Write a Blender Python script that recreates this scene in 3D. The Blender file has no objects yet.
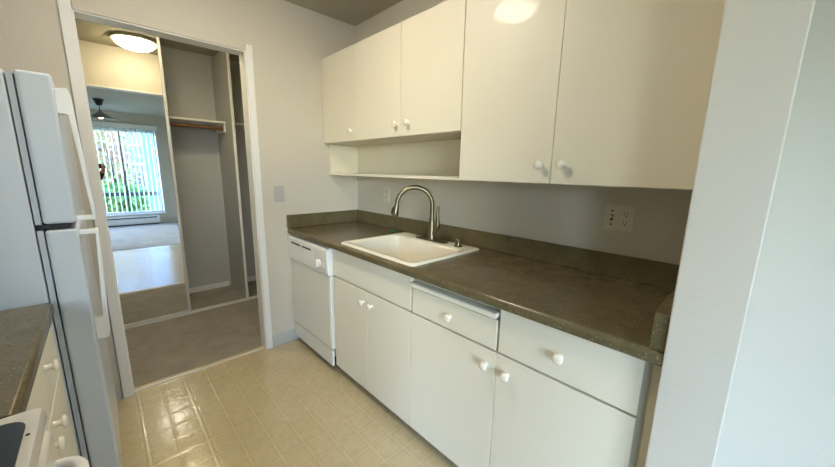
import bpy, bmesh, math, random
from mathutils import Vector, Matrix
random.seed(7)
C = bpy.data.collections.new('kitchen'); bpy.context.scene.collection.children.link(C)
sc = bpy.context.scene
PI = math.pi

# ---------------------------------------------------------------- camera
cam_d = bpy.data.cameras.new('camera'); cam = bpy.data.objects.new('camera', cam_d); C.objects.link(cam)
FPX = 329.64
cam_d.sensor_fit = 'HORIZONTAL'; cam_d.sensor_width = 36.0; cam_d.lens = FPX*36.0/835.0
cam_d.clip_start = 0.02; cam_d.clip_end = 200
yaw, pitch, roll = -0.76378, -0.18861, 0.01845
fw = Vector((-math.sin(yaw)*math.cos(pitch), math.cos(yaw)*math.cos(pitch), math.sin(pitch)))
rt = Vector((math.cos(yaw), math.sin(yaw), 0)); up = rt.cross(fw)
r2 = math.cos(roll)*rt + math.sin(roll)*up; u2 = -math.sin(roll)*rt + math.cos(roll)*up
M = Matrix((r2, u2, -fw)).transposed().to_4x4(); M.translation = Vector((-1.6100, -2.4443, 1.3564))
cam.matrix_world = M
sc.camera = cam

# ---------------------------------------------------------------- light and exposure
sc.view_settings.view_transform = 'Standard'; sc.view_settings.look = 'None'
sc.view_settings.gamma = 1; sc.view_settings.use_curve_mapping = False
sc.view_settings.exposure = 0.12
W = bpy.data.worlds.new('sky'); sc.world = W; W.use_nodes = True
nt = W.node_tree; nt.nodes.clear()
wo = nt.nodes.new('ShaderNodeOutputWorld'); bg = nt.nodes.new('ShaderNodeBackground')
sky = nt.nodes.new('ShaderNodeTexSky'); sky.sky_type = 'NISHITA'; sky.sun_disc = False
sky.sun_elevation = math.radians(35); sky.sun_rotation = math.radians(200); sky.air_density = 1.0; sky.dust_density = 1.0
SKY = 2.85
tint = nt.nodes.new('ShaderNodeMix'); tint.data_type = 'RGBA'; tint.blend_type = 'MULTIPLY'; tint.inputs[0].default_value = 1
tint.inputs[7].default_value = (.79, .92, 1.21, 1)
nt.links.new(sky.outputs[0], tint.inputs[6]); nt.links.new(tint.outputs[2], bg.inputs[0]); bg.inputs[1].default_value = SKY; nt.links.new(bg.outputs[0], wo.inputs[0])
KITCHEN_LIGHT = 75.0; HALL_LIGHT = 34.0; PENDANT = 25.0
pd = bpy.data.lights.new('window_portal', 'AREA'); pd.shape = 'RECTANGLE'; pd.size = 3.4; pd.size_y = 1.9
pd.cycles.is_portal = True
po = bpy.data.objects.new('window_portal', pd); C.objects.link(po); po.location = (-2.25, -5.37, 1.2); po.rotation_euler = (PI/2, 0, 0)
pd2 = bpy.data.lights.new('added_window_portal', 'AREA'); pd2.shape = 'RECTANGLE'; pd2.size = .95; pd2.size_y = 1.9  # portal for the added, unseen side window
pd2.cycles.is_portal = True
po2 = bpy.data.objects.new('added_window_portal', pd2); C.objects.link(po2); po2.location = (-4.22, -4.62, 1.2); po2.rotation_euler = (PI/2, 0, -PI/2)

# ---------------------------------------------------------------- materials
def lin(c):
    c = c/255.0
    return c/12.92 if c <= .04045 else ((c+.055)/1.055)**2.4
def rgb(r, g, b): return (lin(r), lin(g), lin(b), 1)
MATS = {}
def mat(name, col, rough=.5, metal=0, spec=.5, bump=0, bscale=60, var=0, vscale=3, coat=0, emit=None, estr=0, trans=0):
    m = bpy.data.materials.new(name); m.use_nodes = True; t = m.node_tree; b = t.nodes['Principled BSDF']
    b.inputs['Base Color'].default_value = col; b.inputs['Roughness'].default_value = rough
    b.inputs['Metallic'].default_value = metal; b.inputs['Specular IOR Level'].default_value = spec
    b.inputs['Coat Weight'].default_value = coat
    if trans: b.inputs['Transmission Weight'].default_value = trans
    if emit: b.inputs['Emission Color'].default_value = emit; b.inputs['Emission Strength'].default_value = estr
    tc = t.nodes.new('ShaderNodeTexCoord')
    n = t.nodes.new('ShaderNodeTexNoise'); n.inputs['Scale'].default_value = vscale; n.inputs['Detail'].default_value = 5
    t.links.new(tc.outputs['Object'], n.inputs['Vector'])
    if var:
        mx = t.nodes.new('ShaderNodeMix'); mx.data_type = 'RGBA'
        mx.inputs[6].default_value = tuple(c*(1-var) for c in col[:3])+(1,); mx.inputs[7].default_value = tuple(min(1, c*(1+var)) for c in col[:3])+(1,)
        t.links.new(n.outputs['Fac'], mx.inputs[0]); t.links.new(mx.outputs[2], b.inputs['Base Color'])
    if bump:
        n2 = t.nodes.new('ShaderNodeTexNoise'); n2.inputs['Scale'].default_value = bscale; n2.inputs['Detail'].default_value = 4
        t.links.new(tc.outputs['Object'], n2.inputs['Vector'])
        bp = t.nodes.new('ShaderNodeBump'); bp.inputs['Strength'].default_value = bump; bp.inputs['Distance'].default_value = .004
        t.links.new(n2.outputs['Fac'], bp.inputs['Height']); t.links.new(bp.outputs['Normal'], b.inputs['Normal'])
    MATS[name] = m
    return m
wall_m = mat('wall_paint', rgb(209, 203, 189), .62, bump=.25, bscale=90, var=.02)
wallblue_m = wall_m
ceil_m = mat('ceiling_paint', rgb(186, 180, 160), .8, bump=.8, bscale=120, var=.03)
trim_m = mat('trim_enamel', rgb(238, 238, 235), .38, bump=.05, bscale=30, var=.015)
cab_m = mat('cabinet_paint', rgb(232, 226, 206), .46, bump=.06, bscale=40, var=.02, coat=.1)
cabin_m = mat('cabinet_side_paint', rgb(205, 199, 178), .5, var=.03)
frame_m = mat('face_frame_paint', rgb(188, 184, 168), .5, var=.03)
thr_m = mat('pale_metal_strip', rgb(222, 214, 196), .3, metal=.3)
cove_m = mat('grey_cove_base', rgb(190, 192, 184), .5)
kick_m = mat('shade_brown_kick', rgb(98, 88, 68), .6)  # dark brown paints in the shade band under the base cabinets
board_m = mat('white_melamine', rgb(236, 232, 216), .35)
dw_m = mat('dishwasher_enamel', rgb(230, 228, 218), .3, bump=.08, bscale=220, coat=.2)
knob_m = mat('knob_ceramic', rgb(244, 239, 224), .15, coat=.5)
appl_m = mat('appliance_enamel', rgb(200, 207, 214), .3, bump=.08, bscale=220, coat=.2)
applw_m = mat('appliance_white_trim', rgb(240, 240, 236), .3, coat=.2)
range_m = mat('range_enamel', rgb(214, 210, 200), .25, coat=.4)
gasket_m = mat('gasket_grey', rgb(182, 190, 198), .6)
dark_m = mat('dark_gap', rgb(22, 24, 26), .6)
glassblk_m = mat('black_ceramic_glass', rgb(14, 16, 20), .08, coat=.6, var=.1)
sink_m = mat('sink_enamel', rgb(240, 234, 214), .14, coat=.6)
nickel_m = mat('brushed_nickel', rgb(128, 120, 98), .34, metal=1, bump=.04, bscale=300)
chrome_m = mat('polished_chrome', rgb(210, 210, 205), .12, metal=1)
alu_m = mat('white_aluminium', rgb(222, 224, 224), .32, metal=.15)
mirror_m = mat('mirror_silver', (0.90, 0.93, 0.94, 1), .008, metal=1)
plate_m = mat('ivory_plate', rgb(222, 217, 200), .35)
platew_m = mat('switch_plate_white', rgb(184, 184, 178), .35)
slot_m = mat('socket_slot', rgb(50, 44, 34), .6)
rod_m = mat('wood_rod', rgb(120, 84, 52), .5, var=.3, vscale=20)
closet_m = mat('closet_wall_paint', rgb(190, 192, 190), .7, bump=.1, bscale=60, var=.02)
blk_m = mat('black_plastic', rgb(18, 18, 20), .4)
shade_m = mat('pendant_shade_metal', rgb(125, 132, 130), .4, metal=.2)
blind_m = mat('vinyl_vane', rgb(225, 235, 232), .5, trans=0)
rail_m = mat('dark_rail_paint', rgb(30, 44, 48), .5)
green_m = mat('green_plastic', rgb(20, 120, 60), .4)
bark_m = mat('bark', rgb(70, 55, 42), .9, bump=.8, bscale=20)
bld_m = mat('building_siding', rgb(118, 142, 170), .8, var=.05)
bldw_m = mat('building_white_trim', rgb(225, 230, 235), .6)
winm = mat('building_window_glass', rgb(50, 66, 84), .1, coat=.5)
gnd_m = mat('ground_grass', rgb(86, 104, 60), .9, var=.3)
concrete_m = mat('balcony_concrete', rgb(150, 148, 142), .9, var=.1, vscale=9)
skin_m = mat('skin', rgb(176, 112, 92), .5, var=.06, vscale=30)
cloth_m = mat('black_jacket_cloth', rgb(20, 21, 25), .9, bump=.3, bscale=200)
jean_m = mat('dark_trousers_cloth', rgb(34, 38, 52), .9, bump=.3, bscale=300)
hair_m = mat('brown_hair', rgb(40, 28, 20), .6, bump=.8, bscale=150)
shoe_m = mat('grey_shoe', rgb(60, 60, 62), .6)
phone_m = mat('black_phone_glass', rgb(10, 10, 12), .12, coat=.5)
eye_m = mat('eye_white', rgb(230, 228, 222), .2)

def emis(name, col, s):
    m = bpy.data.materials.new(name); m.use_nodes = True; t = m.node_tree; t.nodes.clear()
    o = t.nodes.new('ShaderNodeOutputMaterial'); e = t.nodes.new('ShaderNodeEmission')
    e.inputs[0].default_value = col; e.inputs[1].default_value = s; t.links.new(e.outputs[0], o.inputs[0]); return m
klens_m = emis('fluorescent_diffuser', (1, .89, .73, 1), KITCHEN_LIGHT)
hlens_m = emis('frosted_dome_lit', (1, .82, .50, 1), HALL_LIGHT)
bulb_m = emis('bulb_lit', (1, .78, .45, 1), PENDANT)

# translucency for vinyl vanes
t = blind_m.node_tree; b = t.nodes['Principled BSDF']; o = [n for n in t.nodes if n.type == 'OUTPUT_MATERIAL'][0]
tr = t.nodes.new('ShaderNodeBsdfTranslucent'); tr.inputs[0].default_value = rgb(225, 240, 238)
ms = t.nodes.new('ShaderNodeMixShader'); ms.inputs[0].default_value = .25
t.links.new(b.outputs[0], ms.inputs[1]); t.links.new(tr.outputs[0], ms.inputs[2]); t.links.new(ms.outputs[0], o.inputs[0])

# window glass: thin clear
glass_m = bpy.data.materials.new('window_glass'); glass_m.use_nodes = True; t = glass_m.node_tree; t.nodes.clear()
o = t.nodes.new('ShaderNodeOutputMaterial'); a = t.nodes.new('ShaderNodeBsdfTransparent'); g = t.nodes.new('ShaderNodeBsdfGlossy')
a.inputs[0].default_value = (.93, .97, .96, 1); g.inputs['Roughness'].default_value = .02
lw = t.nodes.new('ShaderNodeLayerWeight'); lw.inputs[0].default_value = .5; pw = t.nodes.new('ShaderNodeMath'); pw.operation = 'POWER'; pw.inputs[1].default_value = 4
t.links.new(lw.outputs['Facing'], pw.inputs[0]); fr = t.nodes.new('ShaderNodeMath'); fr.operation = 'MULTIPLY_ADD'; fr.inputs[1].default_value = .5; fr.inputs[2].default_value = .03
t.links.new(pw.outputs[0], fr.inputs[0]); ms = t.nodes.new('ShaderNodeMixShader')
t.links.new(fr.outputs[0], ms.inputs[0]); t.links.new(a.outputs[0], ms.inputs[1]); t.links.new(g.outputs[0], ms.inputs[2]); t.links.new(ms.outputs[0], o.inputs[0])

def leaf(name, c1, c2):
    m = mat(name, c1, .7); t = m.node_tree; b = t.nodes['Principled BSDF']
    gi = t.nodes.new('ShaderNodeTexNoise'); gi.inputs['Scale'].default_value = 1.3
    tc = t.nodes.new('ShaderNodeTexCoord'); t.links.new(tc.outputs['Object'], gi.inputs['Vector'])
    rp = t.nodes.new('ShaderNodeValToRGB'); rp.color_ramp.elements[0].color = c1; rp.color_ramp.elements[1].color = c2
    rp.color_ramp.elements[0].position = .42; rp.color_ramp.elements[1].position = .58
    t.links.new(gi.outputs['Fac'], rp.inputs[0]); t.links.new(rp.outputs[0], b.inputs['Base Color']); return m
leaf_a = leaf('autumn_leaves', rgb(205, 160, 132), rgb(188, 192, 120))
leaf_g = leaf('green_leaves', rgb(110, 160, 84), rgb(164, 186, 100))

# countertop laminate: dark olive grey with fine specks
def counter_mat():
    m = bpy.data.materials.new('speckled_laminate'); m.use_nodes = True; t = m.node_tree; b = t.nodes['Principled BSDF']
    tc = t.nodes.new('ShaderNodeTexCoord'); N = t.nodes.new; L = t.links.new
    n1 = N('ShaderNodeTexNoise'); n1.inputs['Scale'].default_value = 14; n1.inputs['Detail'].default_value = 8; L(tc.outputs['Object'], n1.inputs['Vector'])
    r1 = N('ShaderNodeValToRGB'); r1.color_ramp.elements[0].position = .3; r1.color_ramp.elements[1].position = .72
    r1.color_ramp.elements[0].color = rgb(94, 85, 59); r1.color_ramp.elements[1].color = rgb(109, 99, 71); L(n1.outputs['Fac'], r1.inputs[0])
    v = N('ShaderNodeTexVoronoi'); v.inputs['Scale'].default_value = 210; L(tc.outputs['Object'], v.inputs['Vector'])
    sp = N('ShaderNodeSeparateColor'); L(v.outputs['Color'], sp.inputs[0])
    gt = N('ShaderNodeMath'); gt.operation = 'GREATER_THAN'; gt.inputs[1].default_value = .95; L(sp.outputs[0], gt.inputs[0])
    lt = N('ShaderNodeMath'); lt.operation = 'LESS_THAN'; lt.inputs[1].default_value = .42; L(v.outputs['Distance'], lt.inputs[0])
    mu = N('ShaderNodeMath'); mu.operation = 'MULTIPLY'; L(gt.outputs[0], mu.inputs[0]); L(lt.outputs[0], mu.inputs[1])
    m2 = N('ShaderNodeMath'); m2.operation = 'MULTIPLY'; m2.inputs[1].default_value = .55; L(mu.outputs[0], m2.inputs[0])
    mx = N('ShaderNodeMix'); mx.data_type = 'RGBA'; L(m2.outputs[0], mx.inputs[0]); L(r1.outputs[0], mx.inputs[6]); mx.inputs[7].default_value = rgb(160, 152, 124)
    gd = N('ShaderNodeMath'); gd.operation = 'LESS_THAN'; gd.inputs[1].default_value = .10; L(sp.outputs[1], gd.inputs[0])
    m3 = N('ShaderNodeMath'); m3.operation = 'MULTIPLY'; m3.inputs[1].default_value = .3; L(gd.outputs[0], m3.inputs[0])
    mx2 = N('ShaderNodeMix'); mx2.data_type = 'RGBA'; L(m3.outputs[0], mx2.inputs[0]); L(mx.outputs[2], mx2.inputs[6]); mx2.inputs[7].default_value = rgb(40, 36, 26)
    L(mx2.outputs[2], b.inputs['Base Color']); b.inputs['Roughness'].default_value = .22
    bp = N('ShaderNodeBump'); bp.inputs['Strength'].default_value = .12; bp.inputs['Distance'].default_value = .002
    n3 = N('ShaderNodeTexNoise'); n3.inputs['Scale'].default_value = 160; L(tc.outputs['Object'], n3.inputs['Vector']); L(n3.outputs['Fac'], bp.inputs['Height']); L(bp.outputs[0], b.inputs['Normal'])
    return m
counter_m = counter_mat()

def vinyl_mat():
    m = bpy.data.materials.new('embossed_vinyl'); m.use_nodes = True; t = m.node_tree; b = t.nodes['Principled BSDF']
    N = t.nodes.new; L = t.links.new
    tc = N('ShaderNodeTexCoord'); sp = N('ShaderNodeSeparateXYZ'); L(tc.outputs['Object'], sp.inputs[0])
    T = .116
    def math_(op, a, bb=None, c=None):
        n = N('ShaderNodeMath'); n.operation = op
        for i, v in enumerate((a, bb, c)):
            if v is None: continue
            if hasattr(v, 'links'): L(v, n.inputs[i])
            else: n.inputs[i].default_value = v
        return n.outputs[0]
    def dist(s, off):
        q = math_('FRACT', math_('DIVIDE', math_('ADD', s, off), T))
        return math_('SUBTRACT', .5, math_('ABSOLUTE', math_('SUBTRACT', q, .5)))     # 0 at the joint, .5 in the middle
    dx = dist(sp.outputs[0], 20*T + 1.595 - 13*T + 1*T*0); dy = dist(sp.outputs[1], 60*T + .345)
    def smin(a, bb): 
        n = N('ShaderNodeMath'); n.operation = 'SMOOTH_MIN'; L(a, n.inputs[0]); L(bb, n.inputs[1]); n.inputs[2].default_value = .12; return n.outputs[0]
    d = smin(dx, dy)
    def band(x, c, w):   # 1 at c, falling to 0 at +-w
        return math_('MAXIMUM', 0.0, math_('SUBTRACT', 1.0, math_('DIVIDE', math_('ABSOLUTE', math_('SUBTRACT', x, c)), w)))
    groove = band(d, .09, .05)              # the ring just inside each tile
    core = band(math_('MINIMUM', dx, dy), 0.0, .035)
    nz = N('ShaderNodeTexNoise'); nz.inputs['Scale'].default_value = 26; nz.inputs['Detail'].default_value = 6; L(tc.outputs['Object'], nz.inputs['Vector'])
    nb = N('ShaderNodeTexNoise'); nb.inputs['Scale'].default_value = 1.6; nb.inputs['Detail'].default_value = 2; L(tc.outputs['Object'], nb.inputs['Vector'])
    rp = N('ShaderNodeValToRGB'); rp.color_ramp.elements[0].position = .3; rp.color_ramp.elements[1].position = .7
    rp.color_ramp.elements[0].color = rgb(184, 168, 130); rp.color_ramp.elements[1].color = rgb(208, 194, 158)
    L(math_('MULTIPLY_ADD', nb.outputs['Fac'], .6, math_('MULTIPLY', nz.outputs['Fac'], .4)), rp.inputs[0])
    mx = N('ShaderNodeMix'); mx.data_type = 'RGBA'; L(math_('MULTIPLY', groove, .24), mx.inputs[0]); L(rp.outputs[0], mx.inputs[6]); mx.inputs[7].default_value = rgb(170, 146, 98)
    mx2 = N('ShaderNodeMix'); mx2.data_type = 'RGBA'; L(math_('MULTIPLY', core, .22), mx2.inputs[0]); L(mx.outputs[2], mx2.inputs[6]); mx2.inputs[7].default_value = rgb(226, 208, 166)
    L(mx2.outputs[2], b.inputs['Base Color'])
    b.inputs['Roughness'].default_value = .26; b.inputs['Coat Weight'].default_value = .9; b.inputs['Coat Roughness'].default_value = .11
    bp = N('ShaderNodeBump'); bp.inputs['Strength'].default_value = .26; bp.inputs['Distance'].default_value = .0012
    n3 = N('ShaderNodeTexNoise'); n3.inputs['Scale'].default_value = 75; n3.inputs['Detail'].default_value = 2; L(tc.outputs['Object'], n3.inputs['Vector'])
    L(math_('ADD', math_('MULTIPLY', n3.outputs['Fac'], 1.3), math_('SUBTRACT', core, math_('MULTIPLY', groove, .7))), bp.inputs['Height']); L(bp.outputs[0], b.inputs['Normal']); L(bp.outputs[0], b.inputs['Coat Normal'])
    return m
vinyl_m = vinyl_mat()

def carpet_mat(name, c1, c2):
    m = bpy.data.materials.new(name); m.use_nodes = True; t = m.node_tree; b = t.nodes['Principled BSDF']; N = t.nodes.new; L = t.links.new
    tc = N('ShaderNodeTexCoord'); n = N('ShaderNodeTexNoise'); n.inputs['Scale'].default_value = 5; n.inputs['Detail'].default_value = 9; n.inputs['Roughness'].default_value = .7
    L(tc.outputs['Object'], n.inputs['Vector']); rp = N('ShaderNodeValToRGB'); rp.color_ramp.elements[0].position = .35; rp.color_ramp.elements[1].position = .65
    rp.color_ramp.elements[0].color = c1; rp.color_ramp.elements[1].color = c2; L(n.outputs['Fac'], rp.inputs[0]); L(rp.outputs[0], b.inputs['Base Color'])
    b.inputs['Roughness'].default_value = .95; b.inputs['Specular IOR Level'].default_value = .1; b.inputs['Sheen Weight'].default_value = .3
    n2 = N('ShaderNodeTexNoise'); n2.inputs['Scale'].default_value = 260; L(tc.outputs['Object'], n2.inputs['Vector'])
    bp = N('ShaderNodeBump'); bp.inputs['Strength'].default_value = .8; bp.inputs['Distance'].default_value = .006; L(n2.outputs['Fac'], bp.inputs['Height']); L(bp.outputs[0], b.inputs['Normal'])
    return m
carpet_m = carpet_mat('carpet_brown_grey', rgb(138, 134, 122), rgb(164, 159, 146))

# ---------------------------------------------------------------- mesh helpers
class MB:
    def __init__(s): s.bm = bmesh.new()
    def box(s, x0, x1, y0, y1, z0, z1, bev=0, seg=2):
        x0, x1 = sorted((x0, x1)); y0, y1 = sorted((y0, y1)); z0, z1 = sorted((z0, z1))
        vs = [s.bm.verts.new((x, y, z)) for x in (x0, x1) for y in (y0, y1) for z in (z0, z1)]
        F = [(0, 1, 3, 2), (4, 6, 7, 5), (0, 4, 5, 1), (2, 3, 7, 6), (0, 2, 6, 4), (1, 5, 7, 3)]
        fs = [s.bm.faces.new([vs[i] for i in f]) for f in F]
        if bev:
            es = list({e for f in fs for e in f.edges})
            bmesh.ops.bevel(s.bm, geom=es, offset=bev, segments=seg, profile=.5, affect='EDGES')
        return s
    def loft(s, loops, cap=True, close=True):
        rows = [[s.bm.verts.new(p) for p in l] for l in loops]
        n = len(rows[0])
        for a, b in zip(rows, rows[1:]):
            for i in range(n if close else n-1):
                s.bm.faces.new((a[i], a[(i+1) % n], b[(i+1) % n], b[i]))
        if cap:
            s.bm.faces.new(rows[0][::-1]); s.bm.faces.new(rows[-1])
        return s
    def tube(s, pts, rad, n=12, cap=True):
        pts = [Vector(p) for p in pts]
        if not hasattr(rad, '__len__'): rad = [rad]*len(pts)
        loops = []; ref = None
        for i, p in enumerate(pts):
            d = (pts[min(i+1, len(pts)-1)]-pts[max(i-1, 0)]).normalized()
            if ref is None:
                ref = d.orthogonal().normalized()
            else:
                ref = (ref-d*ref.dot(d)).normalized()
            q = d.cross(ref)
            loops.append([p+(ref*math.cos(2*PI*k/n)+q*math.sin(2*PI*k/n))*rad[i] for k in range(n)])
        return s.loft(loops, cap)
    def lathe(s, c, axis, prof, n=24):   # prof: (distance along axis, radius)
        a = Vector(axis).normalized(); u = a.orthogonal().normalized(); v = a.cross(u); c = Vector(c)
        return s.loft([[c+a*h+(u*math.cos(2*PI*k/n)+v*math.sin(2*PI*k/n))*max(r, 1e-4) for k in range(n)] for h, r in prof])
    def profile(s, pts, axis, a, b):     # polygon pts extruded along axis from a to b
        def P(p, t): return {'y': (p[0], t, p[1]), 'x': (t, p[0], p[1]), 'z': (p[0], p[1], t)}[axis]
        return s.loft([[P(p, a) for p in pts], [P(p, b) for p in pts]])
    def build(s, name, m, parent=None, smooth=False, kind=None, ang=35):
        bmesh.ops.recalc_face_normals(s.bm, faces=s.bm.faces)
        me = bpy.data.meshes.new(name); ob = bpy.data.objects.new(name, me); C.objects.link(ob)
        if parent is not None:
            off = world_loc(parent); bmesh.ops.translate(s.bm, verts=s.bm.verts, vec=-off); ob.parent = parent
        if smooth:
            for f in s.bm.faces: f.smooth = True
            for e in s.bm.edges:
                if len(e.link_faces) == 2 and e.calc_face_angle(0) > math.radians(ang): e.smooth = False
        s.bm.to_mesh(me); s.bm.free(); me.materials.append(m)
        if kind: ob['kind'] = kind
        return ob
def world_loc(o):
    v = Vector(o.location)
    while o.parent: o = o.parent; v += o.location
    return v
def thing(name, label, cat, loc=(0, 0, 0), group=None):
    o = bpy.data.objects.new(name, None); C.objects.link(o); o.empty_display_size = .05
    o.location = loc; o['label'] = label; o['category'] = cat
    if group: o['group'] = group
    return o
def tag(o, label, cat, group=None):
    o['label'] = label; o['category'] = cat
    if group: o['group'] = group
    return o
def struct(name, mb, m, **k): return mb.build(name, m, kind='structure', **k)
def rrect(x0, x1, y0, y1, r, z, n=6):
    pts = []
    for cx, cy, a0 in ((x1-r, y1-r, 0), (x0+r, y1-r, PI/2), (x0+r, y0+r, PI), (x1-r, y0+r, 3*PI/2)):
        for k in range(n+1):
            a = a0+PI/2*k/n; pts.append((cx+r*math.cos(a), cy+r*math.sin(a), z))
    return pts

# ================================================================ THE SETTING
CH = 2.474; L = 2.328; MY = 1.092
YW = -5.30
LX = -2.405
# floors
struct('floor', MB().box(LX-.1, .1, .08, -2.42, -.1, 0), vinyl_m)
struct('floor_hall', MB().box(-3.2, .3, .08, 1.9, -.1, .004), carpet_m)
struct('floor_living', MB().box(-4.2, .1, -2.42, YW, -.1, .004), carpet_m)
struct('ceiling', MB().box(-4.3, .4, -5.45, 2.0, CH, CH+.12), ceil_m)
# walls
DL, DR, DH, JD = -1.606, -.843, 2.086, .105
struct('wall_far', MB().box(-3.2, DL-.012, 0, JD, 0, CH).box(DR+.012, .3, 0, JD, 0, CH).box(DL-.012, DR+.012, 0, JD, DH+.012, CH), wall_m)
struct('wall_right', MB().box(0, .12, YW, 0, 0, CH), wall_m)
struct('wall_stub', MB().box(-.633, -.0005, -L, -L-.127, 0, CH, .003), wall_m)
struct('wall_left', MB().box(LX-.12, LX, 0, -2.45, 0, CH), wall_m)
struct('wall_living_left', MB().box(-4.2, -4.08, -2.45, -4.15, 0, CH).box(-4.2, -4.08, -5.1, YW, 0, CH).box(-4.2, -4.08, -4.15, -5.1, 0, .25).box(-4.2, -4.08, -4.15, -5.1, 2.15, CH).box(-4.2, LX-.12, -2.45, -2.33, 0, CH), wall_m)  # includes the opening for the added side window
WX0, WX1, WZ0, WZ1 = -3.95, -.555, .265, 2.135
struct('wall_window', MB().box(-4.2, WX0, YW-.12, YW, 0, CH).box(WX1, .12, YW-.12, YW, 0, CH).box(WX0, WX1, YW-.12, YW, 0, WZ0).box(WX0, WX1, YW-.12, YW, WZ1, CH), wall_m)
struct('wall_hall_left', MB().box(-3.3, -3.2, 0, 2.0, 0, CH), wall_m)
struct('wall_hall_right', MB().box(.18, .3, JD, MY-.0, 0, CH), wall_m)
struct('wall_closet', MB().box(-3.2, .3, 1.70, 1.9, 0, CH).box(-.12, 0, MY, 1.70, 0, CH).box(0, .18, MY, MY+.1, 0, CH), closet_m)
# door lining and casing
d = struct('door_1', MB().box(DL-.012, DL, -.001, JD+.001, 0, DH).box(DR, DR+.012, -.001, JD+.001, 0, DH).box(DL-.012, DR+.012, -.001, JD+.001, DH, DH+.012), trim_m)
cz = MB()
cz.box(DL-.052, DL-.006, -.014, -.001, 0, DH+.046, .003).box(DR+.006, DR+.048, -.014, -.001, 0, DH+.046, .003)
cz.build('casing', trim_m, d)
MB().box(DL-.004, DR+.004, -.010, -.001, DH+.006, DH+.046, .003).build('head_casing', wall_m, d)
struct('trim_1', MB().profile([(.02, 0), (.023, .006), (.034, .007), (.046, .005), (.05, 0)], 'x', DL, DR), thr_m)
struct('baseboard_far', MB().box(DR+.05, -.60, -.009, -.001, 0, .088, .002).box(LX, DL-.06, -.009, -.001, 0, .1, .002), cove_m)
struct('baseboard_right', MB().box(-.010, -.001, -L-.14, YW, 0, .088, .002), trim_m)
struct('baseboard_stub', MB().box(-.642, -.634, -L, -L-.127, 0, .088, .002), trim_m)
struct('baseboard_closet', MB().box(-2.2, -.66, 1.688, 1.6995, .004, .06, .002).box(-.61, -.121, 1.688, 1.6995, .004, .06, .002), trim_m)
# window
w = struct('window_1', MB().box(WX0, WX1, YW-.10, YW-.04, WZ0, WZ0+.05).box(WX0, WX1, YW-.10, YW-.04, WZ1-.05, WZ1)
    .box(WX0, WX0+.05, YW-.10, YW-.04, WZ0+.05, WZ1-.05).box(WX1-.05, WX1, YW-.10, YW-.04, WZ0+.05, WZ1-.05), alu_m)
MB().box(WX0+.05, WX1-.05, YW-.075, YW-.069, WZ0+.05, WZ1-.05).build('pane', glass_m, w)
MB().box(-1.205, -1.183, YW-.10, YW-.04, WZ0+.05, WZ1-.05).build('mullion', rail_m, w)
MB().box(WX0-.02, WX1+.02, YW, YW+.025, WZ0-.03, WZ0, .004).build('window_sill', trim_m, w)

w = struct('added_window_2', MB().box(-4.17, -4.12, -4.15, -5.1, .25, .30).box(-4.17, -4.12, -4.15, -5.1, 2.10, 2.15).box(-4.17, -4.12, -4.15, -4.2, .30, 2.10).box(-4.17, -4.12, -5.05, -5.1, .30, 2.10), alu_m)  # unseen window, added to throw daylight on the right-hand wall
MB().box(-4.148, -4.142, -4.2, -5.05, .30, 2.10).build('pane', glass_m, w)

# ================================================================ CABINET PARTS
def knob(c, ax, parent, r=.0175):
    MB().lathe(c, (ax, 0, 0), [(0, .0105), (.003, .009), (.012, .0075), (.0165, .0105), (.020, r), (.024, r*.98), (.0275, r*.7), (.029, .003)], 24).build('knob', knob_m, parent, smooth=True, ang=60)
def slab(name, x0, x1, y0, y1, z0, z1, parent, m=None, bev=.002): return MB().box(x0, x1, y0, y1, z0, z1, bev).build(name, m or cab_m, parent)
Y1, Y2, Y3, Y4 = .612, 1.350, 1.833, 2.287
XC, XD = -.578, -.597      # face frame plane, door front plane
G = .0022
ZT = .874                  # top of cabinet boxes

# --- sink base
t = thing('sink_base_cabinet', 'cream two-door base cabinet with a plain fixed front panel, under the white sink', 'cabinet', (-.3, -.98, 0))
MB().box(-.02, XC, -Y1-.003, -Y1-.020, .09, ZT).box(-.02, XC, -Y2+.001, -Y2+.018, .09, ZT).box(-.02, XC, -Y1-.02, -Y2+.018, .09, .108)\
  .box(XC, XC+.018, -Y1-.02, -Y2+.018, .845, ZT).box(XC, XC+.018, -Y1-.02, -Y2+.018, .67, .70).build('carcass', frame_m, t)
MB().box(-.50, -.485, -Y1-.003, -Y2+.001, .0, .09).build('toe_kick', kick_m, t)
slab('false_drawer_front', XD, XC-.001, -Y1-.006, -Y2+G, .690, .866, t)
for a, b_, ky in ((Y1+.006, .982-G/2, .948), (.982+G/2, Y2-G, 1.030)):
    dd = slab('door', XD, XC-.001, -a, -b_, .058, .681, t); knob((XD-.0005, -ky, .612), -1, dd)

# --- drawer base
t = thing('drawer_base_cabinet', 'cream base cabinet with two drawers over two doors, right of the sink', 'cabinet', (-.3, -1.82, 0))
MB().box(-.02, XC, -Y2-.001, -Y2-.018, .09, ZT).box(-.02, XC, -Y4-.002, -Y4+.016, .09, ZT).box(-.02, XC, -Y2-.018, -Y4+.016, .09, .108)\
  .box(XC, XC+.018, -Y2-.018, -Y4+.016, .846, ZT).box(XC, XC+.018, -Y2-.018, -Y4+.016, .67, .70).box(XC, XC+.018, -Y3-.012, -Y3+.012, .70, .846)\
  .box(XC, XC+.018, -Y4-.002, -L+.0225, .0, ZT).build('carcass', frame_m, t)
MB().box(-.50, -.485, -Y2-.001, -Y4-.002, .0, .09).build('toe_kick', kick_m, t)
MB().box(-.02, XC-.012, -L+.002, -L+.022, .0, ZT).build('filler_strip', cabin_m, t)
dr = slab('drawer', XD, XC-.001, -Y2-.011, -Y3+.007, .690, .812, t); knob((XD-.0005, -1.597, .748), -1, dr)
dr = slab('drawer', XD, XC-.001, -Y3-.004, -Y4, .690, .861, t); knob((XD-.0005, -2.064, .772), -1, dr)
slab('cutting_board', XD-.016, XC+.1, -Y2-.009, -Y3+.006, .820, .842, t, board_m, .006)['label'] = 'white pull-out cutting board above the drawer'
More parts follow.
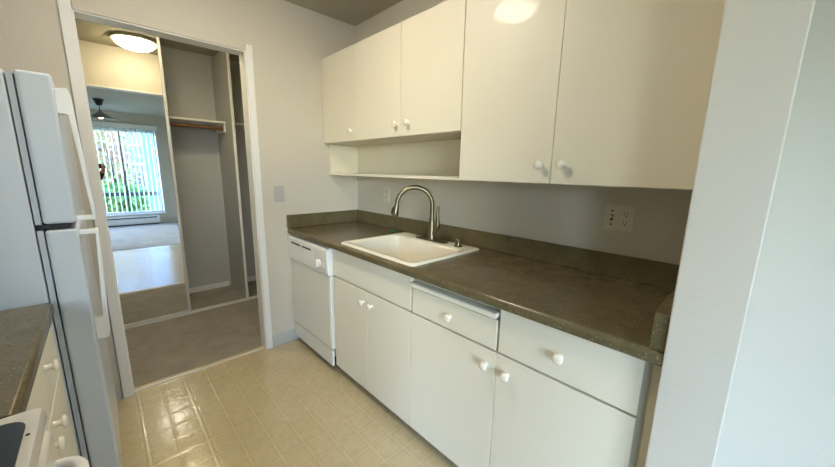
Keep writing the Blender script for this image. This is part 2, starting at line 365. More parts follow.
for a, b_, ky in ((Y2+G, Y3-G/2, 1.789), (Y3+G/2, Y4, 1.882)):
    dd = slab('door', XD, XC-.001, -a, -b_, .058, .681, t); knob((XD-.0005, -ky, .616), -1, dd)

# --- worktop
CT = .912
t = thing('countertop', 'dark olive speckled laminate countertop with backsplash, holding the white sink', 'countertop', (-.3, -1.16, .876))
SX0, SX1, SY0, SY1 = -.600, -.056, -1.360, -.704   # sink rim
hx0, hx1, hy0, hy1 = SX0+.018, SX1-.018, SY0+.018, SY1-.018
mb = MB()
FX = -.629
fp = [(hx0, CT), (FX+.016, CT)]
for k in range(1, 7):
    a = PI/2*k/6; fp.append((FX+.016-.016*math.sin(a), CT-.016+.016*math.cos(a)))
fp += [(FX, CT-.033), (FX+.004, CT-.037), (hx0, CT-.037)]
mb.profile(fp, 'y', -.001, -L+.001)
mb.box(hx0, hx1, -.001, hy1, CT-.037, CT).box(hx0, hx1, hy0, -L+.001, CT-.037, CT).box(hx1, -.001, -.001, -L+.001, CT-.037, CT)
mb.build('worktop', counter_m, t, smooth=True, ang=30)
SPZ = CT+.1
MB().box(-.021, -.001, -.001, -L+.001, CT+.0005, SPZ, .003).build('backsplash', counter_m, t)
MB().box(-.0215, FX-.003, -.001, -.020, CT+.0005, SPZ, .003).build('side_splash', counter_m, t)
MB().box(-.0215, FX+.006, -L+.001, -L+.034, CT+.0005, SPZ, .003).build('side_splash', counter_m, t)

# --- sink
zr = CT+.011
def rr(inx, iny, r, z, dx0=0, dx1=0): return rrect(SX0+inx+dx0, SX1-inx-dx1, SY0+iny, SY1-iny, r, z)
bx = .095   # faucet deck at the rear
loops = [rr(0, 0, .028, CT+.0006), rr(.001, .001, .028, CT+.006), rr(.006, .006, .026, zr), rr(.016, .016, .022, zr+.0015),
         rr(.030, .030, .040, zr, 0, bx), rr(.036, .036, .05, zr-.004, 0, bx), rr(.041, .041, .055, zr-.02, 0, bx), rr(.05, .05, .065, zr-.15, 0, bx), rr(.065, .065, .06, zr-.175, 0, bx), rr(.10, .10, .05, zr-.185, 0, bx),
         rr(.22, .26, .02, zr-.188, 0, bx-.04)]
mb = MB(); rows = [[mb.bm.verts.new(p) for p in l] for l in loops]; n = len(rows[0])
for a, b_ in zip(rows, rows[1:]):
    for i in range(n): mb.bm.faces.new((a[i], a[(i+1) % n], b_[(i+1) % n], b_[i]))
mb.bm.faces.new(rows[-1])
sk = thing('kitchen_sink', 'white enamel drop-in kitchen sink set in the dark countertop', 'sink', (-.33, -1.03, CT))
mb.build('basin', sink_m, sk, smooth=True, ang=50)
MB().lathe((-.37, -1.03, zr-.187), (0, 0, 1), [(0, .04), (.003, .042), (.004, .036), (.002, .02), (.002, .002)], 24).build('drain', chrome_m, sk, smooth=True)

# --- faucet
fx, fy, fz = -.128, -1.025, zr+.0018
t = thing('faucet', 'brushed nickel gooseneck pull-down faucet behind the sink', 'faucet', (fx, fy, fz))
mb = MB(); lp = []
for zz, s_ in ((0, 1.0), (.004, 1.0), (.007, .93)):
    lp.append([(x, y, fz+zz) for x, y, _ in rrect(fx-.027*s_, fx+.027*s_, fy-.13*s_, fy+.13*s_, .0265*s_, 0, 8)])
mb.loft(lp).build('deck_plate', nickel_m, t, smooth=True)
MB().lathe((fx, fy, fz+.0072), (0, 0, 1), [(0, .029), (.006, .027), (.02, .024), (.06, .021), (.10, .018), (.13, .0155), (.135, .0135)], 24).build('body', nickel_m, t, smooth=True)
th = math.radians(38); hx, hy = -math.cos(th), math.sin(th); R_ = .110
pts = [(fx, fy, fz+.138), (fx, fy, fz+.18), (fx, fy, 1.146)]
for k in range(1, 15):
    a = PI*k/14*.97; rr_ = R_*(1-math.cos(a)); pts.append((fx+hx*rr_, fy+hy*rr_, 1.146+R_*math.sin(a)))
ex, ey, ez = pts[-1]
MB().tube(pts, .0138, 14).build('spout', nickel_m, t, smooth=True)
dv = Vector((hx*.16, hy*.16, -1)).normalized()
e0 = Vector((ex, ey, ez)); sh = MB().lathe(e0+dv*.0005, dv, [(0, .0130), (.012, .0155), (.03, .0165), (.055, .0195), (.072, .0200), (.078, .017), (.078, .002)], 20).build('spray_head', nickel_m, t, smooth=True)
hd = Vector((hx, hy, 0)); c0 = e0+dv*.045+hd*.017
MB().tube([c0-dv*.022+hd*-.001, c0+hd*.003, c0+dv*.024+hd*.003], [.005, .0075, .005], 10).build('spray_button', blk_m, sh, smooth=True)
pts = [(fx+.002, fy-.018, fz+.055), (fx+.002, fy-.034, fz+.075), (fx+.004, fy-.047, fz+.105), (fx+.005, fy-.046, fz+.130), (fx+.006, fy-.043, fz+.16), (fx+.006, fy-.043, fz+.218)]
MB().tube(pts, [.015, .0175, .0170, .0125, .0095, .0085], 12).build('lever_handle', nickel_m, t, smooth=True)
pts = [(fx, fy-.012, fz+.03), (fx-.004, fy-.030, fz+.055), (fx+.0, fy-.034, fz+.078), (fx+.003, fy-.020, fz+.10), (fx, fy-.008, fz+.12)]
MB().tube(pts, [.012, .012, .011, .009, .007], 12).build('body_collar', nickel_m, t, smooth=True)
t = MB().lathe((-.135, -1.248, fz), (0, 0, 1), [(0, .024), (.005, .025), (.008, .018), (.020, .016), (.028, .016), (.030, .021), (.042, .022), (.047, .019), (.049, .004)], 22).build('soap_dispenser', nickel_m, smooth=True)
tag(t, 'short brushed nickel knob-topped soap dispenser on the sink deck, right of the faucet', 'soap dispenser')
t = MB().tube([(-.10, -.585, CT+.006), (-.112, -.61, CT+.011), (-.108, -.655, CT+.009), (-.120, -.672, CT+.006)], [.003, .008, .007, .003], 10).build('sponge_scrap', green_m, smooth=True)
tag(t, 'small green scrap lying on the countertop behind the sink corner', 'sponge')

# --- dishwasher
t = thing('dishwasher', 'white built-in dishwasher with a dial control panel, beside the doorway wall', 'dishwasher', (-.3, -.31, 0))
ye0, ye1 = -.010, -Y1+.006
MB().box(-.03, -.585, ye0-.004, ye1+.004, .10, .868).build('body', gasket_m, t)
MB().box(-.586, -.617, ye0, ye1, .168, .682, .004).build('door', dw_m, t)
MB().box(-.6175, -.6205, ye0+-.012, ye1+.014, .186, .670, .001).build('door_panel', dw_m, t)
cp = MB().profile([(-.586, .686), (-.622, .686), (-.630, .698), (-.636, .848), (-.631, .858), (-.60, .866), (-.586, .866)], 'y', ye0, ye1).build('control_panel', applw_m, t)
MB().box(-.634, -.637, -.445-.0, ye1+.008, .706, .835, .001).build('dial_plate', dw_m, cp)
for y0, y1 in ((-.080, -.222), (-.256, -.388)):
    MB().box(-.630, -.6375, y0, y1, .814, .824, .0005).build('vent_slot', dark_m, cp)
MB().lathe((-.6345, -.505, .752), (-1, 0, .04), [(0, .026), (.006, .026), (.012, .024), (.013, .003)], 24).build('dial', applw_m, cp, smooth=True)
MB().box(-.642, -.660, -.499, -.511, .729, .780, .003).build('dial_grip', applw_m, cp)
MB().box(-.634, -.641, -.562, -.571, .735, .765, .001).build('push_button', applw_m, cp)
MB().box(-.600, -.616, ye0, ye1, .048, .160, .003).build('kick_panel', dw_m, t)
MB().box(-.03, -.56, ye0-.01, ye1+.01, .0, .09).build('base', dark_m, t)

# --- wall cabinets
ZU, ZB1, ZB2, XU = 2.161, 1.552, 1.314, -.304
U1, U2, U3, U4 = .4545, .920, 1.374, 1.841
def wallcab(name, label, y0, y1, z0, doors, knobs):
    t = thing(name, label, 'cabinet', (-.15, -(y0+y1)/2, z0))
    xf = XU+.019
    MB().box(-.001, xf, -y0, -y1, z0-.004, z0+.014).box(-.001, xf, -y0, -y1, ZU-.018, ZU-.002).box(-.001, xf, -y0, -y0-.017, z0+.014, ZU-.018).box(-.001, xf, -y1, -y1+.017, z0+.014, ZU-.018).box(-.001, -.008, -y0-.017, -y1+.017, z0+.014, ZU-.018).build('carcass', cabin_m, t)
    for (a, b_), ky in zip(doors, knobs):
        dd = slab('door', XU, xf-.001, -a, -b_, z0, ZU, t); knob((XU-.0005, -ky[0], ky[1]), -1, dd)
wallcab('wall_cabinet', 'short single-door cream wall cabinet against the doorway wall', .001, U1-.001, ZB1, [(.003, U1-.003)], [(.400, 1.617)])
wallcab('wall_cabinet', 'short two-door cream wall cabinet above the open shelf and faucet', U1, U3-.0015, ZB1, [(U1+.0025, U2-.0015), (U2+.0015, U3-.0045)], [(.884, 1.622), (.990, 1.622)])
wallcab('wall_cabinet', 'tall two-door cream wall cabinet at the right, hanging lower than the others', U3-.014, L-.001, ZB2, [(U3, U4-.001), (U4+.001, L-.003)], [(1.800, 1.387), (1.890, 1.387)])
t = thing('open_shelf', 'open cream shelf box under the two short wall cabinets, above the backsplash', 'shelf', (-.13, -.69, 1.31))
SHX = -.262
MB().box(-.001, SHX, -.001, -U3+.0155, 1.310, 1.327, .001).build('shelf_board', cab_m, t)
MB().box(-.001, SHX+.002, -.001, -.016, 1.3275, ZB1-.005).build('end_panel', cab_m, t)
MB().box(-.001, -.006, -.0165, -U3+.016, 1.3275, ZB1-.005).build('back_panel', cab_m, t)

# --- outlets and switch
def socket(parent, x, y, z, ang=0):
    f = MB()
    f.lathe((x, y, z), (-1, 0, 0), [(0, .0165), (.0025, .0165), (.003, .015), (.003, .001)], 20).build('socket_face', plate_m, parent)
    mb = MB()
    mb.box(x-.0028, x-.0042, y-.0075, y-.0050, z-.001, z+.008).box(x-.0028, x-.0042, y+.0050, y+.0075, z-.001, z+.008).box(x-.0028, x-.0042, y-.0028, y+.0028, z-.0105, z-.005)
    mb.build('slots', slot_m, parent)
t = thing('outlet', 'two-gang outlet and switch plate on the wall under the tall right-hand cabinet', 'outlet', (0, -2.02, 1.17))
MB().box(-.0005, -.006, -1.966, -2.080, 1.114, 1.227, .002).build('plate', plate_m, t)
for z in (1.190, 1.151): socket(t, -.006, -2.050, z)
MB().box(-.0058, -.0075, -1.991, -2.001, 1.158, 1.184).build('switch_slot', slot_m, t)
MB().box(-.006, -.016, -1.993, -1.999, 1.168, 1.180, .001).build('toggle', plate_m, t)
mb = MB()
for z in (1.141, 1.200): MB().lathe((-.0058, -1.996, z), (-1, 0, 0), [(0, .004), (.0015, .004), (.002, .001)], 10).build('screw', slot_m, t)
t = thing('outlet', 'ivory wall outlet on the counter wall to the left of the faucet', 'outlet', (0, -.41, 1.165))
MB().box(-.0005, -.006, -.375, -.449, 1.108, 1.225, .002).build('plate', plate_m, t)
for z in (1.187, 1.147): socket(t, -.006, -.412, z)
t = thing('light_switch', 'single white light switch plate on the wall right of the doorway', 'light switch', (-.675, 0, 1.17))
MB().box(-.711, -.638, -.0005, -.006, 1.112, 1.229, .002).build('plate', platew_m, t)
MB().box(-.680, -.669, -.0058, -.0125, 1.158, 1.184, .0015).build('toggle', platew_m, t)
mb = MB()
for z in (1.140, 1.201): MB().lathe((-.6745, -.0058, z), (0, -1, 0), [(0, .0035), (.0012, .0035), (.0016, .001)], 10).build('screw', gasket_m, t)

# ================================================================ LEFT SIDE
# --- fridge
t = thing('refrigerator', 'white top-freezer refrigerator with long side handles, left of the doorway', 'refrigerator', (-2.05, -.52, 0))
FY0, FY1 = -.88, -.165
MB().box(LX+.03, -1.777, FY0, FY1, .05, 1.625, .006).build('body', appl_m, t)
MB().box(LX+.03, -1.80, FY0+.02, FY1-.02, .0, .0495).build('base', dark_m, t)
MB().box(-1.7735, -1.7600, FY0+.004, FY1-.010, .10, 1.146).box(-1.7735, -1.7600, FY0+.004, FY1-.010, 1.166, 1.618).build('gasket', gasket_m, t)
MB().box(-1.785, -1.700, FY0+.03, FY1-.03, 1.148, 1.162).build('mullion', dark_m, t)
MB().box(-1.7765, -1.72, FY0+.02, FY1-.02, .02, .085, .003).build('toe_grille', gasket_m, t)
def fdoor(z0, z1, nm): return MB().box(-1.757, -1.681, FY0, FY1, z0, z1, .009, 3).build(nm, appl_m, t)
fz_ = fdoor(1.166, 1.628, 'freezer_door'); fd = fdoor(.095, 1.146, 'fridge_door')
hy0, hy1 = FY0+.004, FY0+.034
def handle(parent, za, zb, block_top):
    # a strap standing off the door with a block at one end and a low tab at the other
    mb = MB()
    if block_top:
        pr = [(-1.6815, zb), (-1.652, zb+.004), (-1.646, zb-.02), (-1.634, za), (-1.642, za), (-1.656, zb-.075), (-1.6815, zb-.075)]
    else:
        pr = [(-1.6815, za), (-1.652, za), (-1.646, za+.02), (-1.634, zb), (-1.642, zb), (-1.656, za+.08), (-1.6815, za+.08)]
    mb.profile(pr, 'y', hy0, hy1)
    bmesh.ops.bevel(mb.bm, geom=list(mb.bm.edges), offset=.002, segments=2, affect='EDGES')
    if block_top: mb.box(-1.6815, -1.634, hy0+.001, hy1-.001, za-.004, za+.012, .003)
    else: mb.box(-1.6815, -1.634, hy0+.001, hy1-.001, zb-.012, zb+.004, .003)
    mb.build('handle', applw_m, parent)
handle(fz_, 1.176, 1.588, True); handle(fd, .742, 1.136, False)
MB().box(-1.80, -1.70, FY1-.07, FY1-.01, 1.6285, 1.645, .004).build('hinge_cover', applw_m, t)

# --- left base cabinet and worktop
CL0, CL1 = -.888, -1.565
t = thing('narrow_base_cabinet', 'cream base cabinet with white knobs between the refrigerator and the range', 'cabinet', (-2.1, -1.22, 0))
MB().box(LX+.002, -1.799, CL0, CL1, .09, ZT).build('carcass', frame_m, t)
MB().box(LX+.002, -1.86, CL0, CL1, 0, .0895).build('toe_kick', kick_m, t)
dr = slab('drawer', -1.798, -1.780, CL0-.003, CL1+.003, .690, .850, t); knob((-1.7795, -1.155, .806), 1, dr)
dd = slab('door', -1.798, -1.780, CL0-.003, -1.2515, .058, .681, t); knob((-1.7795, -1.205, .660), 1, dd)
dd = slab('door', -1.798, -1.780, -1.2535, CL1+.003, .058, .681, t); knob((-1.7795, -1.310, .662), 1, dd)
t = thing('countertop', 'short dark olive laminate countertop section between the refrigerator and the range', 'countertop', (-2.1, -1.22, .876))
F2 = -1.768
fp = [(LX+.001, CT), (F2-.014, CT)]
for k in range(1, 7):
    a = PI/2*k/6; fp.append((F2-.014+.014*math.sin(a), CT-.014+.014*math.cos(a)))
fp += [(F2, CT-.033), (F2-.004, CT-.037), (LX+.001, CT-.037)]
MB().profile(fp, 'y', CL0+.001, CL1-.001).build('worktop', counter_m, t, smooth=True, ang=30)
MB().box(LX+.001, LX+.021, CL0+.001, CL1-.001, CT+.0005, SPZ, .003).build('backsplash', counter_m, t)

# --- range
t = thing('range', 'white freestanding electric range with a black glass cooktop, at the lower left', 'range', (-2.07, -1.95, 0))
RY0, RY1 = -1.575, -2.330
MB().box(LX+.01, -1.765, RY0-.002, RY1+.002, .06, .893, .003).build('body', range_m, t)
MB().box(LX+.03, -1.80, RY0-.02, RY1+.02, .0, .0595).build('base', dark_m, t)
ct_ = MB().loft([rrect(LX+.01, -1.732, RY1, RY0, .012, z_) for z_ in (.8935, .905)] + [rrect(LX+.012, -1.736, RY1+.004, RY0-.004, .012, .915)]).build('cooktop', range_m, t, smooth=True, ang=50)
gt_ = MB().loft([rrect(LX+.09, -1.750, RY1+.035, RY0-.032, .03, z_) for z_ in (.9152, .918)]).build('glass_top', glassblk_m, t)
for bx_, by_, br_ in ((-1.93, -1.76, .09), (-1.93, -2.14, .075), (-2.20, -1.76, .075), (-2.20, -2.14, .09)):
    MB().tube([(bx_+br_*math.cos(2*PI*k/48), by_+br_*math.sin(2*PI*k/48), .9185) for k in range(49)], .0008, 6, False).build('burner_ring', gasket_m, t)
MB().box(LX+.01, LX+.085, RY1+.003, RY0-.003, .9155, 1.08, .006).build('control_backguard', range_m, t)
for ky in (-1.68, -1.78, -2.12, -2.22):
    MB().lathe((LX+.0855, ky, 1.01), (1, 0, 0), [(0, .022), (.018, .020), (.020, .003)], 20).build('control_knob', blk_m, t, smooth=True)
od = MB().box(-1.7645, -1.730, RY0-.004, RY1+.004, .24, .868, .008, 3).build('oven_door', range_m, t)
MB().box(-1.7295, -1.727, RY0-.11, RY1+.11, .38, .68, .001).build('oven_window', glassblk_m, od)
hp = []
for k in range(7):
    a = PI/2*k/6; hp.append((-1.731+.036*math.sin(a), RY0-.035-.040*(1-math.cos(a)), .805))
hp2 = [(x, RY0+RY1-y, z) for x, y, z in hp[::-1]]
MB().tube(hp+hp2, .0095, 14).build('oven_handle', applw_m, od, smooth=True)
MB().box(-1.7645, -1.733, RY0-.004, RY1+.004, .075, .228, .006).build('storage_drawer', range_m, t)
MB().lathe((-1.7455, -1.662, .9152), (0, 0, 1), [(0, .0028), (.0012, .0024), (.0014, .0005)], 12).build('screw', dark_m, t)

# ================================================================ HALL
t = thing('mirror_door', 'tall sliding mirror closet door across the hall, reflecting the living room window', 'mirror door', (-1.62, MY, 0))
MB().box(-2.10, -1.1535, MY, MY+.006, .045, 2.425).build('mirror_panel', mirror_m, t)
MB().box(-1.153, -1.131, MY-.008, MY+.014, .020, 2.44, .003).box(-2.122, -2.1005, MY-.008, MY+.014, .020, 2.44, .003).box(-2.10, -1.1535, MY-.006, MY+.012, .020, .044, .002).box(-2.10, -1.1535, MY-.006, MY+.012, 2.4255, 2.44, .002).build('frame', alu_m, t)
struct('trim_2', MB().box(-2.2, -.121, MY-.018, MY+.05, .0042, .016, .003), alu_m)
struct('trim_3', MB().box(-2.2, -.121, MY-.018, MY+.05, 2.446, CH-.0005), alu_m)
t = thing('closet_divider', 'white upright closet divider panel on the closet carpet', 'closet divider', (-.627, 1.45, 0))
MB().box(-.637, -.619, MY+.055, 1.6995, .005, 2.444).build('panel', closet_m, t)
MB().box(-.640, -.616, MY+.045, MY+.0545, .005, 2.444, .002).build('front_edge', trim_m, t)
t = thing('closet_shelf', 'long white closet shelf left of the divider, above the wooden rod', 'shelf', (-1.4, 1.58, 1.78))
MB().box(-2.2, -.6375, 1.36, 1.6995, 1.780, 1.799, .002).build('shelf_board', trim_m, t)
MB().box(-.652, -.6375, 1.37, 1.6995, 1.70, 1.7795).build('cleat', trim_m, t)
t = MB().tube([(-2.2, 1.42, 1.735), (-.6525, 1.42, 1.735)], .017, 14).build('closet_rod', rod_m, smooth=True)
tag(t, 'round brown wooden hanging rod under the closet shelf', 'closet rod')
t = thing('closet_shelf', 'short white closet shelf right of the divider, mostly hidden by the doorway', 'shelf', (-.37, 1.58, 1.78))
MB().box(-.6185, -.1205, 1.36, 1.6995, 1.780, 1.799, .002).build('shelf_board', trim_m, t)
MB().box(-.6185, -.604, 1.37, 1.6995, 1.70, 1.7795).build('cleat', trim_m, t)

hx_, hy_ = -1.235, .50
t = thing('ceiling_light', 'lit round white dome light on the hall ceiling, seen through the doorway', 'ceiling light', (hx_, hy_, CH))
MB().lathe((hx_, hy_, CH-.0005), (0, 0, -1), [(0, .165), (.014, .170), (.022, .166), (.024, .150)], 40).build('trim_ring', plate_m, t, smooth=True)
MB().lathe((hx_, hy_, CH-.025), (0, 0, -1), [(0, .150), (.012, .148), (.03, .132), (.05, .10), (.062, .06), (.067, .003)], 40).build('glass_dome', hlens_m, t, smooth=True)

# --- kitchen ceiling fixture (above the galley)
KX, KY = -1.20, -1.08
t = thing('ceiling_light', 'lit round dome light on the kitchen ceiling over the galley', 'ceiling light', (KX, KY, CH))
MB().lathe((KX, KY, CH-.0005), (0, 0, -1), [(0, .150), (.016, .156), (.024, .152), (.026, .140)], 40).build('trim_ring', plate_m, t, smooth=True)
MB().lathe((KX, KY, CH-.027), (0, 0, -1), [(0, .140), (.012, .138), (.03, .122), (.048, .09), (.058, .05), (.062, .003)], 40).build('glass_dome', klens_m, t, smooth=True)

# ================================================================ LIVING ROOM
px_, py_ = -1.47, -3.55
t = thing('pendant_lamp', 'dark cone pendant lamp with black ceiling cup, seen in the mirror by the window', 'pendant lamp', (px_, py_, CH))
MB().lathe((px_, py_, CH-.0005), (0, 0, -1), [(0, .075), (.02, .070), (.085, .045), (.11, .035), (.112, .003)], 24).build('canopy', blk_m, t, smooth=True)
MB().tube([(px_, py_, CH-.112), (px_, py_, CH-.191)], .006, 8).build('cord', blk_m, t)
MB().lathe((px_, py_, CH-.190), (0, 0, -1), [(0, .022), (.03, .035), (.09, .12), (.14, .195), (.142, .195), (.092, .117), (.034, .030), (.03, .003)], 36).build('lamp_shade', shade_m, t, smooth=True)
MB().lathe((px_, py_, CH-.250), (0, 0, -1), [(0, .016), (.02, .028), (.045, .034), (.07, .026), (.08, .003)], 20).build('bulb', bulb_m, t, smooth=True)

t = thing('baseboard_heater', 'long white baseboard heater under the living room window', 'heater', (-1.35, YW, 0))
MB().profile([(YW+.001, .03), (YW+.07, .03), (YW+.075, .06), (YW+.075, .15), (YW+.05, .20), (YW+.001, .21)], 'x', -2.6, -.68).build('cover', applw_m, t)
MB().box(-2.55, -.73, YW+.056, YW+.0755, .160, .180).build('upper_slot', dark_m, t)
MB().box(-2.6, -.68, YW+.001, YW+.06, .005, .0295).build('lower_slot', dark_m, t)

t = thing('vertical_blinds', 'white vertical blinds hanging open across the living room window', 'blinds', (-1.8, YW+.06, 2.2))
MB().box(WX0-.03, WX1+.03, YW+.035, YW+.085, 2.150, 2.245, .004).build('headrail', applw_m, t)
x = WX1-.02; k = 0
while x > WX0:
    a = math.radians(80+random.uniform(-2, 2)); c_, s_ = math.cos(a)*.044, math.sin(a)*.044
    nx, ny = -math.sin(a)*.0006, math.cos(a)*.0006
    yy = YW+.062+.0
    pts = [(x-c_+nx, yy-s_+ny), (x+nx*8, yy+ny*8), (x+c_+nx, yy+s_+ny), (x+c_-nx, yy+s_-ny), (x+nx*6, yy+ny*6), (x-c_-nx, yy-s_-ny)]
    MB().profile(pts, 'z', .30, 2.149).build('vane', blind_m, t); x -= .083

# --- outside: balcony, tree, building
struct('balcony_slab', MB().box(-4.5, .6, YW-.13, YW-1.5, -.25, -.05), concrete_m)
t = thing('balcony_railing', 'dark metal balcony railing outside the living room window', 'railing', (-1.8, YW-1.4, -.05))
MB().box(-4.4, .5, YW-1.42, YW-1.37, .58, .67).build('top_rail', rail_m, t)
for k in range(3): MB().box(-4.4+k*2.43, -4.36+k*2.43, YW-1.42, YW-1.38, -.05, .58).build('post', rail_m, t)
struct('ground', MB().box(-40, 40, YW-1.6, -60, -3.3, -3.1), gnd_m)
def tree(name, label, x, y, zt, r, m, n, seed):
    rnd = random.Random(seed)
    t = thing(name, label, 'tree', (x, y, -3.1), 'trees beyond the balcony')
    mb = MB().tube([(x, y, -3.1), (x+.1, y, -1.5), (x-.05, y+.1, zt-1.2*r)], [.18, .13, .06], 10)
    for k in range(7):
        a = k*2.4; mb.tube([(x, y, -1.4+.3*k), (x+.6*r*math.cos(a), y+.6*r*math.sin(a), -.6+.4*k)], [.07, .02], 6)
    mb.build('trunk', bark_m, t, smooth=True)
    mb = MB(); cl = [(rnd.uniform(-.7, .7)*r, rnd.uniform(-.7, .7)*r, rnd.uniform(-1.6, 1.0)*r) for _ in range(26)]
    for k in range(n):
        c = rnd.choice(cl); p = Vector((rnd.gauss(0, .24)*r+c[0]+x, rnd.gauss(0, .24)*r+c[1]+y, rnd.gauss(0, .24)*r+c[2]+zt-r))
        d = Vector((rnd.uniform(-1, 1), rnd.uniform(-1, 1), rnd.uniform(-1, 1))).normalized(); e = d.orthogonal().normalized(); f = d.cross(e); s_ = rnd.uniform(.05, .10)
        vs = [mb.bm.verts.new(p+q) for q in (e*s_, f*s_*.5, -e*s_, -f*s_*.5)]
        mb.bm.faces.new(vs)
    mb.build('foliage', m, t)
tree('tree', 'orange and yellow autumn tree outside the window, left in the mirror', -1.55, -12.0, 2.75, 1.05, leaf_a, 9000, 1)
tree('tree', 'green leafy tree low outside the window, below the autumn tree', -1.25, -9.2, .62, .65, leaf_g, 6000, 2)
t = thing('apartment_building', 'pale blue-grey apartment building far outside the window', 'building', (1.5, -22, -3.1))
MB().box(-7.0, 9.5, -22, -25, -3.1, 9.5).build('wall', bld_m, t)
for i in range(8):
    for j in range(4):
        x0, z0 = -6.6+i*2.0, -2.4+j*2.5
        f_ = MB().box(x0-.1, x0+1.1, -21.93, -21.999, z0-.1, z0+1.4).build('window', bldw_m, t)
        MB().box(x0, x0+1.0, -21.90, -21.929, z0, z0+1.3).build('pane', winm, f_)
MB().box(-7.3, 9.8, -21.6, -25.3, 9.5, 9.8).build('roof', bldw_m, t)

# ================================================================ THE PHOTOGRAPHER (behind the camera; one hand shows in the mirror)
def skinned(name, verts, edges, radii, m, parent, root=0, sub=2):
    me = bpy.data.meshes.new(name); off = world_loc(parent)
    me.from_pydata([tuple(Vector(v)-off) for v in verts], edges, []); ob = bpy.data.objects.new(name, me); C.objects.link(ob); ob.parent = parent
    md = ob.modifiers.new('skin', 'SKIN'); md.use_smooth_shade = True
    for i, r in enumerate(radii):
        r = r if hasattr(r, '__len__') else (r, r); me.skin_vertices[0].data[i].radius = r
        me.skin_vertices[0].data[i].use_root = (i == root)
    sb = ob.modifiers.new('sub', 'SUBSURF'); sb.levels = sub; sb.render_levels = sub
    me.materials.append(m); return ob
bx0, by0 = -2.02, -2.9700
t = thing('person', 'person in a black jacket holding up a phone, one hand seen in the mirror', 'person', (bx0, by0, 0))
def P(x, y, z): return (bx0+x, by0+y, z)
# body: facing +y, x to the person's right is +x
V = [P(0, 0, .93), P(0, .0, 1.10), P(0, -.01, 1.28), P(0, -.01, 1.42), P(0, .0, 1.50), P(0, .02, 1.58),       # pelvis .. head base
     P(.09, 0, .88), P(.10, .02, .48), P(.10, -.01, .09), P(.10, .10, .045),                                 # right leg
     P(-.09, 0, .88), P(-.10, .02, .48), P(-.10, -.01, .09), P(-.10, .10, .045),                             # left leg
     P(.17, -.01, 1.40), P(.26, .02, 1.13), (-1.615, -2.680, 1.130), (-1.548, -2.550, 1.288),                 # right arm
     P(-.17, -.01, 1.40), P(-.24, .06, 1.14), P(.03, .30, 1.235), (-1.800, -2.5550, 1.300)]
E_ = [(0, 1), (1, 2), (2, 3), (3, 4), (4, 5), (0, 6), (6, 7), (7, 8), (8, 9), (0, 10), (10, 11), (11, 12), (12, 13), (3, 14), (14, 15), (15, 16), (16, 17), (3, 18), (18, 19), (19, 20), (20, 21)]
Rr = [(.11, .08), (.11, .08), (.13, .09), (.13, .085), .055, .052, .085, .058, .042, .035, .085, .058, .042, .035, .062, .046, .036, .027, .062, .046, .036, .027]
body = skinned('body', V, E_, Rr, skin_m, t)
body['label'] = 'skin of hands, neck and face'
# clothes
jv = [P(0, 0, .90), V[1], V[2], V[3], V[4], V[14], V[15], V[16], (-1.560, -2.575, 1.258), V[18], V[19], V[20], (-1.787, -2.5750, 1.292)]
je = [(0, 1), (1, 2), (2, 3), (3, 4), (3, 5), (5, 6), (6, 7), (7, 8), (3, 9), (9, 10), (10, 11), (11, 12)]
skinned('jacket', jv, je, [(.175, .135), (.16, .125), (.175, .13), (.15, .105),   .068, .074, .056, .042, .034, .074, .056, .042, .034], cloth_m, t)
tv = [P(0, 0, .96), V[6], V[7], P(.10, -.01, .08), V[10], V[11], P(-.10, -.01, .08)]
skinned('trousers', tv, [(0, 1), (1, 2), (2, 3), (0, 4), (4, 5), (5, 6)], [(.15, .11), .105, .074, .066, .105, .074, .066], jean_m, t)
for sx in (-.10, .10):
    MB().loft([rrect(bx0+sx-.048*k_, bx0+sx+.048*k_, by0-.08, by0+.19*q_, .04*k_, z_) for k_, q_, z_ in ((1, 1, .0), (1, 1, .03), (.92, .9, .06), (.7, .45, .095))]).build('shoe', shoe_m, t, smooth=True)
# head
hc = Vector(P(0, .035, 1.67))
mb = MB()
N_ = 24; rings = []
prof = [(-.120, .030, .045, .03), (-.105, .050, .065, .02), (-.07, .064, .082, .008), (-.03, .072, .092, .0), (.01, .076, .096, -.004), (.05, .074, .094, -.006), (.085, .060, .078, -.006), (.108, .035, .047, -.006), (.116, .010, .014, -.006)]
for z_, rx, ry, oy in prof: rings.append([(hc.x+rx*math.cos(2*PI*k/N_), hc.y+oy+ry*math.sin(2*PI*k/N_), hc.z+z_) for k in range(N_)])
mb.loft(rings)
mb.loft([[(hc.x+q*math.cos(2*PI*k/10), hc.y+y_+q*.8*math.sin(2*PI*k/10), hc.z+z_) for k in range(10)] for z_, y_, q in ((-.040, .094, .016), (-.032, .100, .017), (-.012, .094, .011), (.012, .088, .008))])   # nose
for sx in (-1, 1): mb.loft([[(hc.x+sx*(.072+d_), hc.y-.005+q*.6*math.cos(2*PI*k/10), hc.z-.012+q*math.sin(2*PI*k/10)) for k in range(10)] for d_, q in ((0, .026), (.010, .032), (.014, .024))])
hd_ = mb.build('head', skin_m, t, smooth=True)
for sx in (-1, 1): MB().lathe((hc.x+sx*.030, hc.y+.080, hc.z+.0), (0, 1, 0), [(0, .008), (.005, .008), (.009, .004), (.0095, .001)], 12).build('eye', eye_m, hd_, smooth=True)
MB().tube([(hc.x-.024, hc.y+.083, hc.z-.070), (hc.x, hc.y+.094, hc.z-.069), (hc.x+.024, hc.y+.083, hc.z-.070)], [.003, .006, .003], 8).build('mouth', mat('lips', rgb(150, 84, 78), .5), hd_, smooth=True)
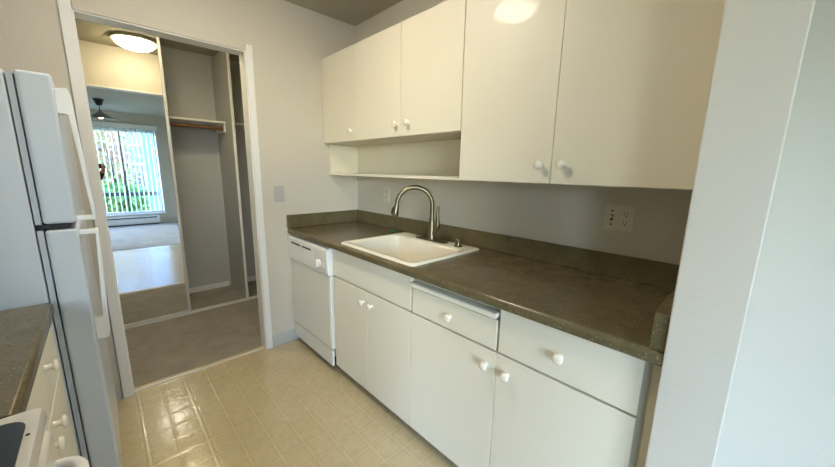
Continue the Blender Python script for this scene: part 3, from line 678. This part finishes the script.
mb = MB(); rings = []
for z_, rx, ry, oy in ((-.03, .079, .070, -.036), (.01, .083, .080, -.030), (.05, .083, .098, -.012), (.09, .068, .088, -.008), (.118, .04, .055, -.008), (.127, .01, .014, -.008)):
    rings.append([(hc.x+rx*math.cos(2*PI*k/N_), hc.y+oy+ry*math.sin(2*PI*k/N_), hc.z+z_) for k in range(N_)])
mb.loft(rings).build('hair', hair_m, hd_, smooth=True)
# phone, held sideways just behind the lens position
ph = thing('phone', 'black phone held sideways by the person in the black jacket', 'phone', (-1.67, -2.5100, 1.335))
MB().box(-1.742, -1.565, -2.5145, -2.5065, 1.299, 1.371, .0035, 3).build('case', phone_m, ph)
for lx, lz in ((-1.610, 1.356), (-1.626, 1.345)):
    MB().lathe((lx, -2.5064, lz), (0, 1, 0), [(0, .007), (.002, .007), (.0022, .005), (.0012, .001)], 16).build('lens', glassblk_m, ph)
# hands: palm beside the phone end, four fingers across its back edge, thumb in front
def hand(name, wx, side):
    s_ = side; vs = [(wx, -2.5400, 1.290), (wx+s_*.012, -2.5280, 1.318), (wx+s_*.014, -2.5260, 1.345)]; ed = [(0, 1), (1, 2)]; rd = [.025, (.020, .028), (.016, .022)]
    for k, (z_, ln) in enumerate(((1.366, .9), (1.348, 1.0), (1.330, .95), (1.313, .78))):
        i = len(vs); vs += [(wx+s_*.013, -2.5180, z_-.004), (wx+s_*.010, -2.4980, z_), (wx-s_*.006*ln, -2.4945, z_), (wx-s_*.022*ln, -2.4960, z_+.002)]
        ed += [(2 if k < 2 else 1, i), (i, i+1), (i+1, i+2), (i+2, i+3)]; rd += [.0095, .0085, .0078, .0068]
    i = len(vs); vs += [(wx+s_*.006, -2.5360, 1.310), (wx-s_*.010, -2.5280, 1.325), (wx-s_*.026, -2.5245, 1.338)]; ed += [(1, i), (i, i+1), (i+1, i+2)]; rd += [.012, .0095, .008]
    return skinned(name, vs, ed, rd, skin_m, t, 0, 2)
hand('hand', -1.549, 1); hand('hand', -1.757, -1)
